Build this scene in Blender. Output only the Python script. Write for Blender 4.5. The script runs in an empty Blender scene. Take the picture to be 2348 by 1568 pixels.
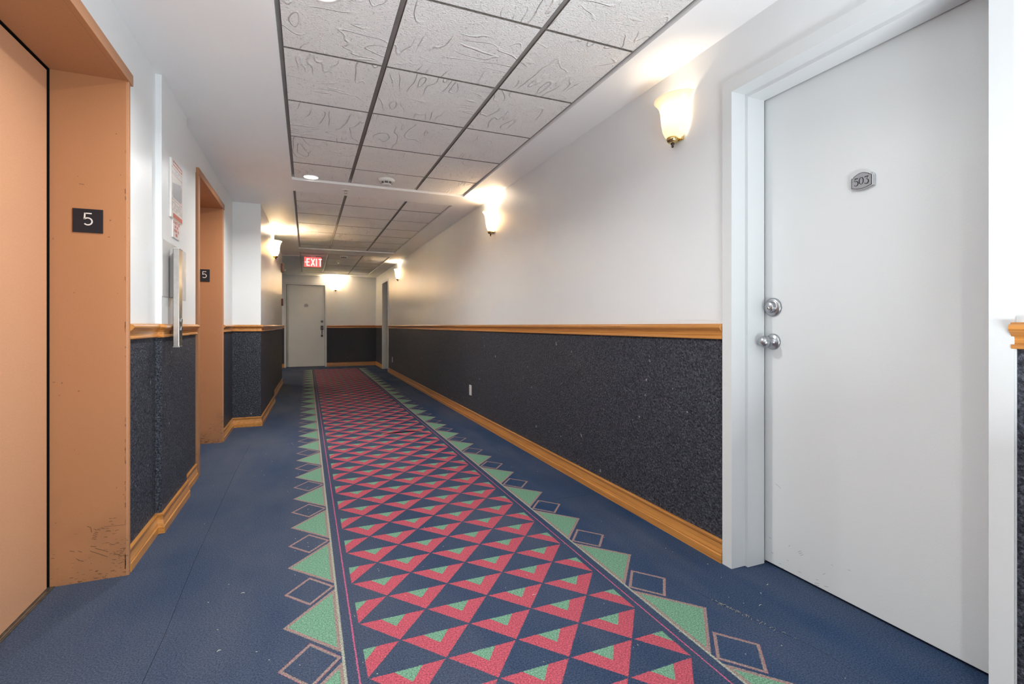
import bpy, bmesh, math, random
from mathutils import Vector, Matrix

random.seed(7)
sc = bpy.context.scene
COL = sc.collection
PI = math.pi

# ------------------------------------------------------------------ camera, world, lights, exposure
EYE = 1.10
FPX, CX, CY, YAW = 1133.5, 1174.0, 746.5, 0.3934          # measured for a 2348 x 1568 frame
cam_d = bpy.data.cameras.new('camera')
cam = bpy.data.objects.new('camera', cam_d)
COL.objects.link(cam)
cam.location = (0, 0, EYE)
cam.rotation_euler = (PI / 2, 0, -YAW)
cam_d.sensor_fit = 'HORIZONTAL'
cam_d.sensor_width = 36.0
cam_d.lens = FPX / 2348 * 36.0
cam_d.shift_x = 0.0
cam_d.shift_y = (CY - 784.0) / 2348
cam_d.clip_start = 0.02
sc.camera = cam

sc.view_settings.view_transform = 'Standard'
sc.view_settings.look = 'None'
sc.view_settings.gamma = 1.0
sc.view_settings.use_curve_mapping = False
sc.view_settings.exposure = 0.38
sc.cycles.sample_clamp_indirect = 0.0        # keep the light that comes through the glass shades

world = bpy.data.worlds.new('world')
sc.world = world
world.use_nodes = True
world.node_tree.nodes['Background'].inputs[0].default_value = (0.75, 0.87, 1.0, 1)
world.node_tree.nodes['Background'].inputs[1].default_value = 1.0


def lamp(name, kind, loc, energy, color, rot=(0, 0, 0), **kw):
    d = bpy.data.lights.new(name, kind)
    d.energy = energy
    d.color = color
    for k, v in kw.items():
        setattr(d, k, v)
    o = bpy.data.objects.new(name, d)
    o.location = loc
    o.rotation_euler = rot
    COL.objects.link(o)
    return o


# added fill light in front of the added window, behind the camera
lamp('window_fill', 'AREA', (0.35, -3.2, 0.80), 15, (0.86, 0.93, 1.0), (math.radians(112), 0, 0),
     shape='RECTANGLE', size=1.9, size_y=1.2)


def aimed(name, kind, loc, at, energy, color, **kw):
    v = Vector(at) - Vector(loc)
    return lamp(name, kind, loc, energy, color, v.to_track_quat('-Z', 'Y').to_euler(), **kw)


# added fill light, low behind the camera, turned up towards the ceiling
aimed('ceiling_fill', 'AREA', (1.20, -0.25, 0.50), (-0.55, 0.25, 2.5), 74, (0.90, 0.97, 1.0), shape='RECTANGLE', size=0.7, size_y=0.7)
# added fill spot, unseen behind the camera, narrowed towards the far ceiling
aimed('far_fill_spot', 'SPOT', (-0.40, -0.7, 0.70), (0.95, 9.0, 2.35), 120, (1.0, 0.90, 0.79),
      spot_size=math.radians(30), spot_blend=1.0, shadow_soft_size=0.25)
# added lamp, unseen in the side passage, brightening the far end
lamp('passage_fill', 'AREA', (-2.2, 12.4, 2.40), 34, (1.0, 0.84, 0.64), (0, 0, 0), shape='DISK', size=0.5)
DOWN_E, DOWN_C = 28, (1.0, 0.99, 0.95)
SCONCE_E, SCONCE_C = (1.4, 12, 10, 40, 46), (1.0, 0.82, 0.63)


# ------------------------------------------------------------------ helpers
def tag(o, label=None, cat=None, group=None, kind=None):
    if label: o['label'] = label
    if cat: o['category'] = cat
    if group: o['group'] = group
    if kind: o['kind'] = kind
    return o


def empty(name, loc=(0, 0, 0), rz=0.0, label=None, cat=None, group=None, kind=None, parent=None):
    o = bpy.data.objects.new(name, None)
    o.empty_display_size = 0.05
    COL.objects.link(o)
    o.location = loc
    o.rotation_euler = (0, 0, rz)
    if parent: o.parent = parent
    return tag(o, label, cat, group, kind)


class MB:
    """collects vertices and faces, then links ONE mesh object"""
    def __init__(s):
        s.v, s.f, s.m, s.sm = [], [], [], []

    def add(s, verts, faces, mat=0, smooth=False):
        b = len(s.v)
        s.v += [tuple(p) for p in verts]
        for f in faces:
            s.f.append([i + b for i in f]); s.m.append(mat); s.sm.append(smooth)
        return s

    def box(s, x0, x1, y0, y1, z0, z1, mat=0):
        v = [(x0, y0, z0), (x1, y0, z0), (x1, y1, z0), (x0, y1, z0), (x0, y0, z1), (x1, y0, z1), (x1, y1, z1), (x0, y1, z1)]
        return s.add(v, [(3, 2, 1, 0), (4, 5, 6, 7), (0, 1, 5, 4), (1, 2, 6, 5), (2, 3, 7, 6), (3, 0, 4, 7)], mat)

    def cbox(s, x0, x1, y0, y1, z0, z1, c, mat=0):
        """box with chamfered edges (c)"""
        bm = bmesh.new()
        bmesh.ops.create_cube(bm, size=1)
        for v in bm.verts:
            v.co = Vector(((x0 + x1) / 2 + v.co.x * (x1 - x0), (y0 + y1) / 2 + v.co.y * (y1 - y0), (z0 + z1) / 2 + v.co.z * (z1 - z0)))
        bmesh.ops.bevel(bm, geom=bm.edges[:], offset=c, segments=2, affect='EDGES', profile=0.5)
        bm.verts.index_update()
        s.add([v.co[:] for v in bm.verts], [[v.index for v in f.verts] for f in bm.faces], mat)
        bm.free()
        return s

    def prism(s, poly, z0, z1, mat=0):
        n = len(poly)
        a = sum(poly[i][0] * poly[(i + 1) % n][1] - poly[(i + 1) % n][0] * poly[i][1] for i in range(n))
        if a < 0: poly = poly[::-1]
        v = [(x, y, z0) for x, y in poly] + [(x, y, z1) for x, y in poly]
        f = [list(range(n - 1, -1, -1)), list(range(n, 2 * n))]
        f += [(i, (i + 1) % n, n + (i + 1) % n, n + i) for i in range(n)]
        return s.add(v, f, mat)

    def sweep(s, path, prof, side, mat=0):
        """profile (outward offset, z) carried along an XY path with mitred corners"""
        n, k = len(path), len(prof)
        P = [Vector(p) for p in path]
        nrm = []
        for i in range(n - 1):
            d = (P[i + 1] - P[i]).normalized()
            nrm.append(Vector((-d.y, d.x)) * side)
        v = []
        for i in range(n):
            if i == 0: o = nrm[0]
            elif i == n - 1: o = nrm[-1]
            else:
                o = nrm[i - 1] + nrm[i]
                o = o / o.length
                o = o / max(0.2, o.dot(nrm[i]))
            for a, z in prof:
                v.append((P[i].x + o.x * a, P[i].y + o.y * a, z))
        f = []
        for i in range(n - 1):
            for j in range(k):
                a, b = i * k + j, i * k + (j + 1) % k
                q = (a, b, b + k, a + k)
                f.append(q if side > 0 else q[::-1])
        c0, c1 = list(range(k)), list(range((n - 1) * k, n * k))
        f.append(c0[::-1] if side > 0 else c0)
        f.append(c1 if side > 0 else c1[::-1])
        return s.add(v, f, mat)

    def lathe(s, prof, M, seg=32, a0=0.0, a1=2 * PI, mat=0, sq=1.0, smooth=True):
        """profile (r, h) turned about local Z of matrix M; sq squeezes local Y"""
        full = abs(a1 - a0 - 2 * PI) < 1e-6
        na = seg if full else seg + 1
        k = len(prof)
        v = []
        for i in range(na):
            a = a0 + (a1 - a0) * i / seg
            for r, h in prof:
                v.append((M @ Vector((r * math.cos(a), r * math.sin(a) * sq, h)))[:])
        f = []
        for i in range(seg):
            i2 = (i + 1) % na
            for j in range(k - 1):
                f.append((i * k + j, i2 * k + j, i2 * k + j + 1, i * k + j + 1))
        return s.add(v, f, mat, smooth)

    def tube(s, pts, r, seg=8, mat=0):
        P = [Vector(p) for p in pts]
        v = []
        for i, p in enumerate(P):
            d = (P[min(i + 1, len(P) - 1)] - P[max(i - 1, 0)]).normalized()
            u = d.orthogonal().normalized(); w = d.cross(u)
            for j in range(seg):
                a = 2 * PI * j / seg
                v.append((p + (u * math.cos(a) + w * math.sin(a)) * r)[:])
        f = []
        for i in range(len(P) - 1):
            for j in range(seg):
                j2 = (j + 1) % seg
                f.append((i * seg + j, i * seg + j2, (i + 1) * seg + j2, (i + 1) * seg + j))
        f.append(list(range(seg))[::-1]); f.append(list(range((len(P) - 1) * seg, len(P) * seg)))
        return s.add(v, f, mat, True)

    def stroke(s, pts, widths, O, U, V, N, t=0.0008, mat=0):
        """a pen stroke of varying width in the plane O + u*U + v*V, raised t along N"""
        if not isinstance(widths, (list, tuple)): widths = [widths] * len(pts)
        P = [Vector(p) for p in pts]
        O, U, V, N = Vector(O), Vector(U), Vector(V), Vector(N)
        L = []
        for i, p in enumerate(P):
            n = Vector((0, 0))
            if i > 0:
                d = (P[i] - P[i - 1]).normalized(); n += Vector((-d.y, d.x))
            if i < len(P) - 1:
                d = (P[i + 1] - P[i]).normalized(); n += Vector((-d.y, d.x))
            n.normalize()
            if 0 < i < len(P) - 1:
                d = (P[i + 1] - P[i]).normalized()
                n = n / max(0.5, n.dot(Vector((-d.y, d.x))))
            L.append((p + n * widths[i] / 2, p - n * widths[i] / 2))
        v = []
        for a, b in L:
            for h in (0, t):
                for q in (a, b):
                    v.append((O + U * q.x + V * q.y + N * h)[:])
        f = []
        for i in range(len(P) - 1):
            a, b = i * 4, i * 4 + 4
            f += [(a + 2, a + 3, b + 3, b + 2), (a, a + 2, b + 2, b), (a + 1, b + 1, b + 3, a + 3)]
        f += [(0, 1, 3, 2), (len(v) - 4, len(v) - 2, len(v) - 1, len(v) - 3)]
        return s.add(v, f, mat)

    def plate(s, poly, O, U, V, N, t, mat=0):
        """a flat plate with the outline poly in the plane U,V, thickness t along N"""
        O, U, V, N = Vector(O), Vector(U), Vector(V), Vector(N)
        n = len(poly)
        v = [(O + U * a + V * b)[:] for a, b in poly] + [(O + U * a + V * b + N * t)[:] for a, b in poly]
        f = [list(range(n - 1, -1, -1)), list(range(n, 2 * n))] + [(i, (i + 1) % n, n + (i + 1) % n, n + i) for i in range(n)]
        return s.add(v, f, mat)

    def build(s, name, mats, parent=None, loc=None, bevel=0.0, fix=True):
        me = bpy.data.meshes.new(name)
        me.from_pydata(s.v, [], s.f)
        if not isinstance(mats, (list, tuple)): mats = [mats]
        for m in mats: me.materials.append(m)
        me.polygons.foreach_set('material_index', s.m)
        me.polygons.foreach_set('use_smooth', s.sm)
        if fix:
            bm = bmesh.new(); bm.from_mesh(me)
            bmesh.ops.recalc_face_normals(bm, faces=bm.faces)
            bm.to_mesh(me); bm.free()
        me.update()
        o = bpy.data.objects.new(name, me)
        COL.objects.link(o)
        if parent: o.parent = parent
        if loc: o.location = loc
        if bevel:
            b = o.modifiers.new('bevel', 'BEVEL')
            b.width = bevel; b.segments = 2; b.limit_method = 'ANGLE'; b.angle_limit = math.radians(50)
        return o


def frame(O, X, Y, Z):
    M = Matrix.Identity(4)
    for i, a in enumerate((X, Y, Z)):
        a = Vector(a)
        for j in range(3): M[j][i] = a[j]
    for j in range(3): M[j][3] = O[j]
    return M


def srgb(r, g, b):
    def c(x):
        x /= 255
        return x / 12.92 if x <= 0.04045 else ((x + 0.055) / 1.055) ** 2.4
    return (c(r), c(g), c(b), 1.0)


# ------------------------------------------------------------------ node helpers
class E:
    """arithmetic on shader sockets"""
    nt = None

    def __init__(s, sock): s.s = sock

    @staticmethod
    def op(name, *a):
        n = E.nt.nodes.new('ShaderNodeMath'); n.operation = name
        for i, x in enumerate(a):
            if isinstance(x, E): E.nt.links.new(x.s, n.inputs[i])
            else: n.inputs[i].default_value = float(x)
        return E(n.outputs[0])

    def __add__(s, o): return E.op('ADD', s, o)
    __radd__ = __add__
    def __sub__(s, o): return E.op('SUBTRACT', s, o)
    def __rsub__(s, o): return E.op('SUBTRACT', o, s)
    def __mul__(s, o): return E.op('MULTIPLY', s, o)
    __rmul__ = __mul__
    def __truediv__(s, o): return E.op('DIVIDE', s, o)
    def lt(s, o): return E.op('LESS_THAN', s, o)
    def gt(s, o): return E.op('GREATER_THAN', s, o)
    def frac(s): return E.op('FRACT', s)
    def abs(s): return E.op('ABSOLUTE', s)
    def max(s, o): return E.op('MAXIMUM', s, o)
    def min(s, o): return E.op('MINIMUM', s, o)
    def between(s, a, b): return s.gt(a) * s.lt(b)


def new_mat(name):
    m = bpy.data.materials.new(name)
    m.use_nodes = True
    nt = m.node_tree
    E.nt = nt
    return m, nt, nt.nodes['Principled BSDF']


def pos(nt):
    g = nt.nodes.new('ShaderNodeNewGeometry')
    return g.outputs['Position']


def noise(nt, vec, scale, detail=2.0, rough=0.5, stretch=None, rot=0.0):
    if stretch:
        mp = nt.nodes.new('ShaderNodeMapping')
        mp.inputs['Scale'].default_value = stretch
        mp.inputs['Rotation'].default_value = (0, 0, rot)
        nt.links.new(vec, mp.inputs[0]); vec = mp.outputs[0]
    n = nt.nodes.new('ShaderNodeTexNoise')
    n.inputs['Scale'].default_value = scale
    n.inputs['Detail'].default_value = detail
    n.inputs['Roughness'].default_value = rough
    nt.links.new(vec, n.inputs['Vector'])
    return n.outputs['Fac']


def ramp(nt, fac, stops):
    r = nt.nodes.new('ShaderNodeValToRGB')
    e = r.color_ramp.elements
    while len(e) < len(stops): e.new(0.5)
    for i, (p, c) in enumerate(stops):
        e[i].position = p
        e[i].color = c if len(c) == 4 else (*c, 1)
    nt.links.new(fac, r.inputs[0])
    return r.outputs[0]


def mix(nt, fac, a, b):
    n = nt.nodes.new('ShaderNodeMix'); n.data_type = 'RGBA'
    for sock, x in ((n.inputs[0], fac), (n.inputs[6], a), (n.inputs[7], b)):
        if isinstance(x, E): nt.links.new(x.s, sock)
        elif hasattr(x, 'is_linked'): nt.links.new(x, sock)
        else: sock.default_value = x
    return n.outputs[2]


def bump(nt, b, height, dist, strength=1.0):
    n = nt.nodes.new('ShaderNodeBump')
    n.inputs['Distance'].default_value = dist
    n.inputs['Strength'].default_value = strength
    nt.links.new(height.s if isinstance(height, E) else height, n.inputs['Height'])
    nt.links.new(n.outputs[0], b.inputs['Normal'])


def plain(name, col, rough=0.5, metal=0.0, spec=0.5, var=0.04, vs=9.0, bscale=None, bdist=0.0005):
    m, nt, b = new_mat(name)
    p = pos(nt)
    f = noise(nt, p, vs, 3)
    lo = tuple(c * (1 - var) for c in col[:3]); hi = tuple(min(1, c * (1 + var)) for c in col[:3])
    nt.links.new(ramp(nt, f, [(0.3, lo), (0.7, hi)]), b.inputs['Base Color'])
    b.inputs['Roughness'].default_value = rough
    b.inputs['Metallic'].default_value = metal
    b.inputs['Specular IOR Level'].default_value = spec
    if bscale:
        bump(nt, b, noise(nt, p, bscale, 2), bdist)
    return m


def emit(name, col, strength, base=None):
    m, nt, b = new_mat(name)
    b.inputs['Base Color'].default_value = base or col
    b.inputs['Emission Color'].default_value = col
    b.inputs['Emission Strength'].default_value = strength
    b.inputs['Roughness'].default_value = 0.35
    return m


M = {}
M['wall'] = plain('white_wall_paint', (0.745, 0.765, 0.775, 1), 0.38, spec=0.45, var=0.012, vs=2, bscale=140, bdist=0.0003)
M['soffit'] = plain('white_ceiling_paint', (0.86, 0.865, 0.865, 1), 0.55, spec=0.3, var=0.015, vs=2, bscale=90, bdist=0.0004)
M['door'] = plain('white_door_paint', (0.67, 0.69, 0.695, 1), 0.35, var=0.015, vs=1.5, bscale=160, bdist=0.0002)
M['black'] = plain('gap_shade_black', (0.004, 0.004, 0.004, 1), 0.9, spec=0.1)  # flat black painted in place of the shade inside door gaps
M['tee'] = plain('grey_grid_metal', (0.34, 0.325, 0.31, 1), 0.32, metal=0.45, var=0.08)
M['chrome'] = plain('satin_chrome', (0.40, 0.41, 0.43, 1), 0.33, metal=1.0, var=0.03)
M['steel'] = plain('brushed_steel', (0.56, 0.55, 0.53, 1), 0.28, metal=1.0, var=0.06, vs=40)
M['brass'] = plain('polished_brass', (0.66, 0.50, 0.22, 1), 0.16, metal=1.0)
M['darkmetal'] = plain('dark_bronze', (0.05, 0.035, 0.03, 1), 0.3, metal=0.6)
M['plastic'] = plain('white_plastic', (0.74, 0.72, 0.68, 1), 0.35)
M['grille'] = plain('grey_grille', (0.10, 0.09, 0.085, 1), 0.6)
M['signblack'] = plain('black_sign_plastic', srgb(16, 20, 30), 0.45, var=0.1, vs=60)
M['signwhite'] = plain('pale_digit', (0.66, 0.62, 0.58, 1), 0.4)
M['ink'] = plain('black_ink', (0.01, 0.01, 0.012, 1), 0.5)
M['pewter'] = plain('pewter', (0.52, 0.53, 0.55, 1), 0.38, metal=0.7, var=0.06, vs=120)
M['pewter_dark'] = plain('pewter_field', (0.30, 0.305, 0.325, 1), 0.5, metal=0.3, var=0.08, vs=160)
M['paper'] = plain('notice_paper', (0.74, 0.70, 0.67, 1), 0.3)
M['red'] = plain('red_print', (0.50, 0.07, 0.05, 1), 0.35)
M['greyprint'] = plain('grey_print', (0.36, 0.37, 0.40, 1), 0.35)
M['alarmred'] = plain('red_alarm_plastic', (0.22, 0.035, 0.03, 1), 0.35)
M['faceplate'] = plain('pale_steel_plate', (0.58, 0.565, 0.55, 1), 0.5, metal=0.12, var=0.03)
M['outlet'] = plain('ivory_plastic', (0.72, 0.68, 0.66, 1), 0.35)
M['thread'] = plain('frayed_thread', (0.50, 0.47, 0.38, 1), 0.9)
M['lint'] = plain('pale_lint', (0.62, 0.62, 0.55, 1), 0.9)


def mat_wainscot():
    m, nt, b = new_mat('dark_textured_paint')
    p = pos(nt)
    f = noise(nt, p, 110, 3, 0.65)
    g = noise(nt, p, 1.6, 3)
    c1 = ramp(nt, f, [(0.34, (0.010, 0.011, 0.016)), (0.52, (0.046, 0.050, 0.064)), (0.70, (0.125, 0.132, 0.158))])
    c2 = mix(nt, E(g) * 0.35, c1, (0.022, 0.024, 0.036, 1))
    # small pale chips
    ch = E(noise(nt, p, 26, 1, 0.3)).gt(0.80)
    nt.links.new(mix(nt, ch, c2, (0.25, 0.25, 0.27, 1)), b.inputs['Base Color'])
    b.inputs['Roughness'].default_value = 0.5
    b.inputs['Specular IOR Level'].default_value = 0.25
    bump(nt, b, noise(nt, p, 85, 3, 0.62), 0.009, 1.0)
    return m


def mat_wood(name, a, c):
    m, nt, b = new_mat(name)
    p = pos(nt)
    f = noise(nt, p, 38, 4, 0.65, (1.0, 0.045, 3.2))
    g = noise(nt, p, 7, 2)
    col = ramp(nt, f, [(0.28, c), (0.5, a), (0.75, tuple(min(1, x * 1.22) for x in a))])
    dk = mix(nt, E(g) * 0.35, col, (*c, 1))
    nt.links.new(dk, b.inputs['Base Color'])
    b.inputs['Roughness'].default_value = 0.30
    b.inputs['Coat Weight'].default_value = 0.25
    b.inputs['Coat Roughness'].default_value = 0.2
    return m


def mat_elevator(name, col, wear):
    m, nt, b = new_mat(name)
    p = pos(nt)
    sep = nt.nodes.new('ShaderNodeSeparateXYZ'); nt.links.new(p, sep.inputs[0])
    z = E(sep.outputs['Z'])
    speck = noise(nt, p, 420, 1)
    base = ramp(nt, speck, [(0.3, tuple(x * 0.90 for x in col)), (0.7, tuple(min(1, x * 1.07) for x in col))])
    if wear:
        s1 = E(noise(nt, p, 60, 2, 0.6, (0.55, 0.55, 2.4)))
        s2 = E(noise(nt, p, 7, 2))
        low = (0.42 - z).max(0.0) * 0.75
        marks = (s1 * 0.75 + s2 * 0.25 + low * 0.55).gt(0.735) * z.lt(0.40)
        base = mix(nt, marks * 0.75, base, (0.085, 0.045, 0.022, 1))
        rub = (s2 + low * 1.2 - 0.60).max(0.0).min(0.35) * z.lt(0.6)
        base = mix(nt, rub, base, (0.20, 0.10, 0.045, 1))
        tiny = E(noise(nt, p, 55, 1)).gt(0.80)
        base = mix(nt, tiny * 0.7, base, (0.10, 0.05, 0.03, 1))
    nt.links.new(base, b.inputs['Base Color'])
    b.inputs['Roughness'].default_value = 0.42
    b.inputs['Specular IOR Level'].default_value = 0.4
    return m


def mat_tile():
    """mineral fibre: sandy pits plus meandering raised ridges in patches"""
    m, nt, b = new_mat('textured_ceiling_tile')
    p = pos(nt)
    oi = nt.nodes.new('ShaderNodeObjectInfo')
    off = nt.nodes.new('ShaderNodeVectorMath'); off.operation = 'MULTIPLY_ADD'
    comb = nt.nodes.new('ShaderNodeCombineXYZ')
    for i in range(3): nt.links.new(oi.outputs['Random'], comb.inputs[i])
    off.inputs[1].default_value = (17.3, 9.1, 5.7)
    nt.links.new(comb.outputs[0], off.inputs[0]); nt.links.new(p, off.inputs[2])
    q = off.outputs[0]
    sand = E(noise(nt, q, 120, 3, 0.7))
    pits = E(noise(nt, q, 95, 1, 0.4)).lt(0.31)
    n1 = E(noise(nt, q, 5.6, 2.0, 0.45, (1.0, 0.34, 1.0), 0.5))
    n2 = E(noise(nt, q, 5.2, 2.0, 0.45, (0.36, 1.0, 1.0), 0.35))
    msk = E(noise(nt, q, 3.1, 1.0))
    r1 = (1.0 - (n1 * 9.0).frac().__sub__(0.5).abs() * 11.0).max(0.0)
    r2 = (1.0 - (n2 * 8.0 + 0.3).frac().__sub__(0.5).abs() * 11.0).max(0.0)
    m1 = ((msk - 0.50) * 9.0).max(0.0).min(1.0)
    m2 = ((0.47 - msk) * 9.0).max(0.0).min(1.0)
    h = sand * 0.75 - pits * 0.7 + r1 * m1 * 0.7 + r2 * m2 * 0.7
    bump(nt, b, h, 0.010, 1.0)
    g = noise(nt, q, 2.0, 2)
    c = ramp(nt, g, [(0.3, (0.84, 0.825, 0.805)), (0.7, (0.90, 0.885, 0.87))])
    c = mix(nt, pits * 0.45, c, (0.30, 0.28, 0.26, 1))
    nt.links.new(c, b.inputs['Base Color'])
    b.inputs['Roughness'].default_value = 0.9
    b.inputs['Specular IOR Level'].default_value = 0.15
    return m


def mat_carpet():
    """printed runner pattern of a woven carpet, drawn in world metres"""
    m, nt, b = new_mat('patterned_blue_carpet')
    p0 = pos(nt)
    wn = nt.nodes.new('ShaderNodeTexNoise'); wn.inputs['Scale'].default_value = 300; wn.inputs['Detail'].default_value = 1
    nt.links.new(p0, wn.inputs['Vector'])
    va = nt.nodes.new('ShaderNodeVectorMath'); va.operation = 'MULTIPLY_ADD'
    va.inputs[1].default_value = (0.009, 0.009, 0)
    nt.links.new(wn.outputs['Color'], va.inputs[0]); nt.links.new(p0, va.inputs[2])
    sep = nt.nodes.new('ShaderNodeSeparateXYZ'); nt.links.new(va.outputs[0], sep.inputs[0])
    x = E(sep.outputs[0]) - 0.0045
    y = E(sep.outputs[1]) - 0.0045
    X0, W, Y0, P = 0.1765, 0.25135, 1.592, 0.3065
    inrun = y.lt(13.37)
    # --- field of rhombi
    u = (x - X0) / W
    v = (y - Y0) / P
    a1 = u.frac() - 0.5; b1 = (v + 40.5).frac() - 0.5
    ina = (a1.abs() + b1.abs()).lt(0.5)
    a2 = (u + 10.5).frac() - 0.5; b2 = (v + 40.0).frac() - 0.5
    a = (ina * a1 + (1.0 - ina) * a2).abs()
    bb = ina * b1 + (1.0 - ina) * b2
    near = bb.lt(0.0)
    field = x.between(X0, X0 + 4 * W) * inrun
    pink = field * near * (a + bb.abs()).lt(0.481)
    green = field * near * (a / 0.182 + bb.abs() / 0.208).lt(1.0)
    # --- borders, mirrored about the centre line
    d = (x - (X0 + 2 * W)).abs() - 2 * W
    pl = d.between(0.0225, 0.0275) * inrun
    T, PB = 1.975, 0.484
    yt = (((y - T) / PB + 40.5).frac() - 0.5).abs() * PB
    yd = (((y - T) / PB + 40.0).frac() - 0.5).abs() * PB
    outd = d.gt(0.0690)
    e = 1.0 - ((d - 0.0690) / 0.1885 + yt / 0.2175)
    tri = outd * e.gt(0.0) * inrun
    trig = outd * e.gt(0.085) * d.gt(0.080) * inrun
    trip = outd * e.between(0.062, 0.085) * inrun
    q = (d - 0.1655).abs() / 0.094 + yd / 0.1135
    dia = outd * (1.0 - tri) * q.between(0.875, 1.0) * inrun
    diap = outd * (1.0 - tri) * q.between(1.0, 1.035) * inrun
    tanline = d.between(0.0600, 0.0690) * inrun
    NAVY, NAVY2 = (0.013, 0.039, 0.098), (0.023, 0.053, 0.122)
    wear = noise(nt, p0, 1.3, 3, 0.55)
    base = ramp(nt, wear, [(0.34, NAVY), (0.70, NAVY2)])
    lane = noise(nt, p0, 2.2, 3, 0.6, (1.0, 0.25, 1.0))
    base = mix(nt, (E(lane) - 0.40).max(0.0) * 1.9, base, (0.095, 0.105, 0.140, 1))
    grime = (1.0 - ((x - 0.30) / 1.1).abs()).max(0.0) * 0.22
    base = mix(nt, grime, base, (0.085, 0.092, 0.120, 1))
    trod = ((0.55 - x) * 1.2).max(0.0).min(1.0) * (E(wear) * 1.5 - 0.15).max(0.0).min(1.0) * 0.62
    base = mix(nt, trod, base, (0.088, 0.096, 0.122, 1))
    inner = d.lt(0.06) * inrun
    base = mix(nt, inner * 0.35, base, (0.050, 0.062, 0.098, 1))
    PINK, GREEN, TAN = (0.43, 0.080, 0.112, 1), (0.150, 0.300, 0.205, 1), (0.27, 0.200, 0.180, 1)
    for msk, col in ((pink, PINK), (green, GREEN), (pl, (0.45, 0.10, 0.19, 1)), (tri, TAN), (trip, (0.36, 0.16, 0.18, 1)),
                     (trig, GREEN), (dia, TAN), (diap, (0.34, 0.14, 0.17, 1)), (tanline, (0.32, 0.33, 0.27, 1))):
        base = mix(nt, msk, base, col)
    fib = noise(nt, p0, 185, 4, 0.8)
    fc = ramp(nt, fib, [(0.30, (0.25, 0.25, 0.25)), (0.50, (0.92, 0.92, 0.92)), (0.70, (1.9, 1.9, 1.9))])
    mm = nt.nodes.new('ShaderNodeMix'); mm.data_type = 'RGBA'; mm.blend_type = 'MULTIPLY'
    mm.inputs[0].default_value = 1.0
    nt.links.new(base, mm.inputs[6]); nt.links.new(fc, mm.inputs[7])
    nt.links.new(mm.outputs[2], b.inputs['Base Color'])
    b.inputs['Roughness'].default_value = 0.95
    b.inputs['Specular IOR Level'].default_value = 0.08
    b.inputs['Sheen Weight'].default_value = 0.03
    b.inputs['Sheen Roughness'].default_value = 0.5
    bump(nt, b, noise(nt, p0, 520, 2, 0.7), 0.004, 0.6)
    return m


def mat_shade():
    m, nt, b = new_mat('lit_frosted_glass')
    out = nt.nodes['Material Output']
    tr = nt.nodes.new('ShaderNodeBsdfTranslucent'); tr.inputs[0].default_value = (0.80, 0.70, 0.54, 1)
    df = nt.nodes.new('ShaderNodeBsdfPrincipled')
    df.inputs['Base Color'].default_value = (0.85, 0.78, 0.66, 1)
    df.inputs['Roughness'].default_value = 0.25
    df.inputs['Emission Color'].default_value = (1.0, 0.88, 0.68, 1)
    df.inputs['Emission Strength'].default_value = 0.42
    mx = nt.nodes.new('ShaderNodeMixShader'); mx.inputs[0].default_value = 0.55
    nt.links.new(df.outputs[0], mx.inputs[1]); nt.links.new(tr.outputs[0], mx.inputs[2])
    nt.links.new(mx.outputs[0], out.inputs['Surface'])
    return m


M['wainscot'] = mat_wainscot()
M['wood'] = mat_wood('oak_trim', (0.58, 0.255, 0.062), (0.34, 0.125, 0.026))
M['elev_door'] = mat_elevator('copper_door_paint', (0.55, 0.290, 0.165), False)
M['elev_frame'] = mat_elevator('copper_frame_paint', (0.40, 0.185, 0.086), True)
M['tile'] = mat_tile()
M['tile_edge'] = plain('raw_tile_edge', (0.16, 0.14, 0.125, 1), 0.95, spec=0.1, var=0.3, vs=60)
M['carpet'] = mat_carpet()
M['shade'] = mat_shade()
M['lens'] = emit('lit_lens', (1.0, 0.96, 0.88, 1), 5.0)
M['exit_red'] = emit('lit_red_face', (1.0, 0.16, 0.15, 1), 0.72, (0.6, 0.05, 0.05, 1))
M['exit_letter'] = emit('lit_letter', (1.0, 0.62, 0.56, 1), 1.15)

# ------------------------------------------------------------------ dimensions (metres; corridor runs along +Y)
XR = 1.785                  # face of right wall
YF = 14.20                  # face of far wall
YB = -3.6                   # near end behind the camera
ZS, ZT = 2.435, 2.452       # plaster soffit, face of tiles
ZTOP = 2.62
RAIL = [(0, 1.037), (0.012, 1.037), (0.0145, 1.041), (0.0135, 1.048), (0.0095, 1.051), (0.0100, 1.066), (0.0135, 1.074), (0.0150, 1.076),
        (0.0240, 1.084), (0.0290, 1.091), (0.0290, 1.098), (0.0250, 1.103), (0.0170, 1.105), (0.0150, 1.109), (0, 1.109)]
BASE = [(0, 0.0), (0.018, 0.0), (0.018, 0.034), (0.0165, 0.037), (0.0135, 0.038), (0.0140, 0.042), (0.0110, 0.055), (0.0085, 0.072),
        (0.0080, 0.086), (0.0085, 0.090), (0.0130, 0.092), (0.0140, 0.101), (0.0120, 0.105), (0, 0.105)]
F_A, F_B = (-0.467, 6.075), (-0.431, 7.84)
G_A, G_B = (-0.475, 7.84), (-0.433, 10.28)


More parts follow.
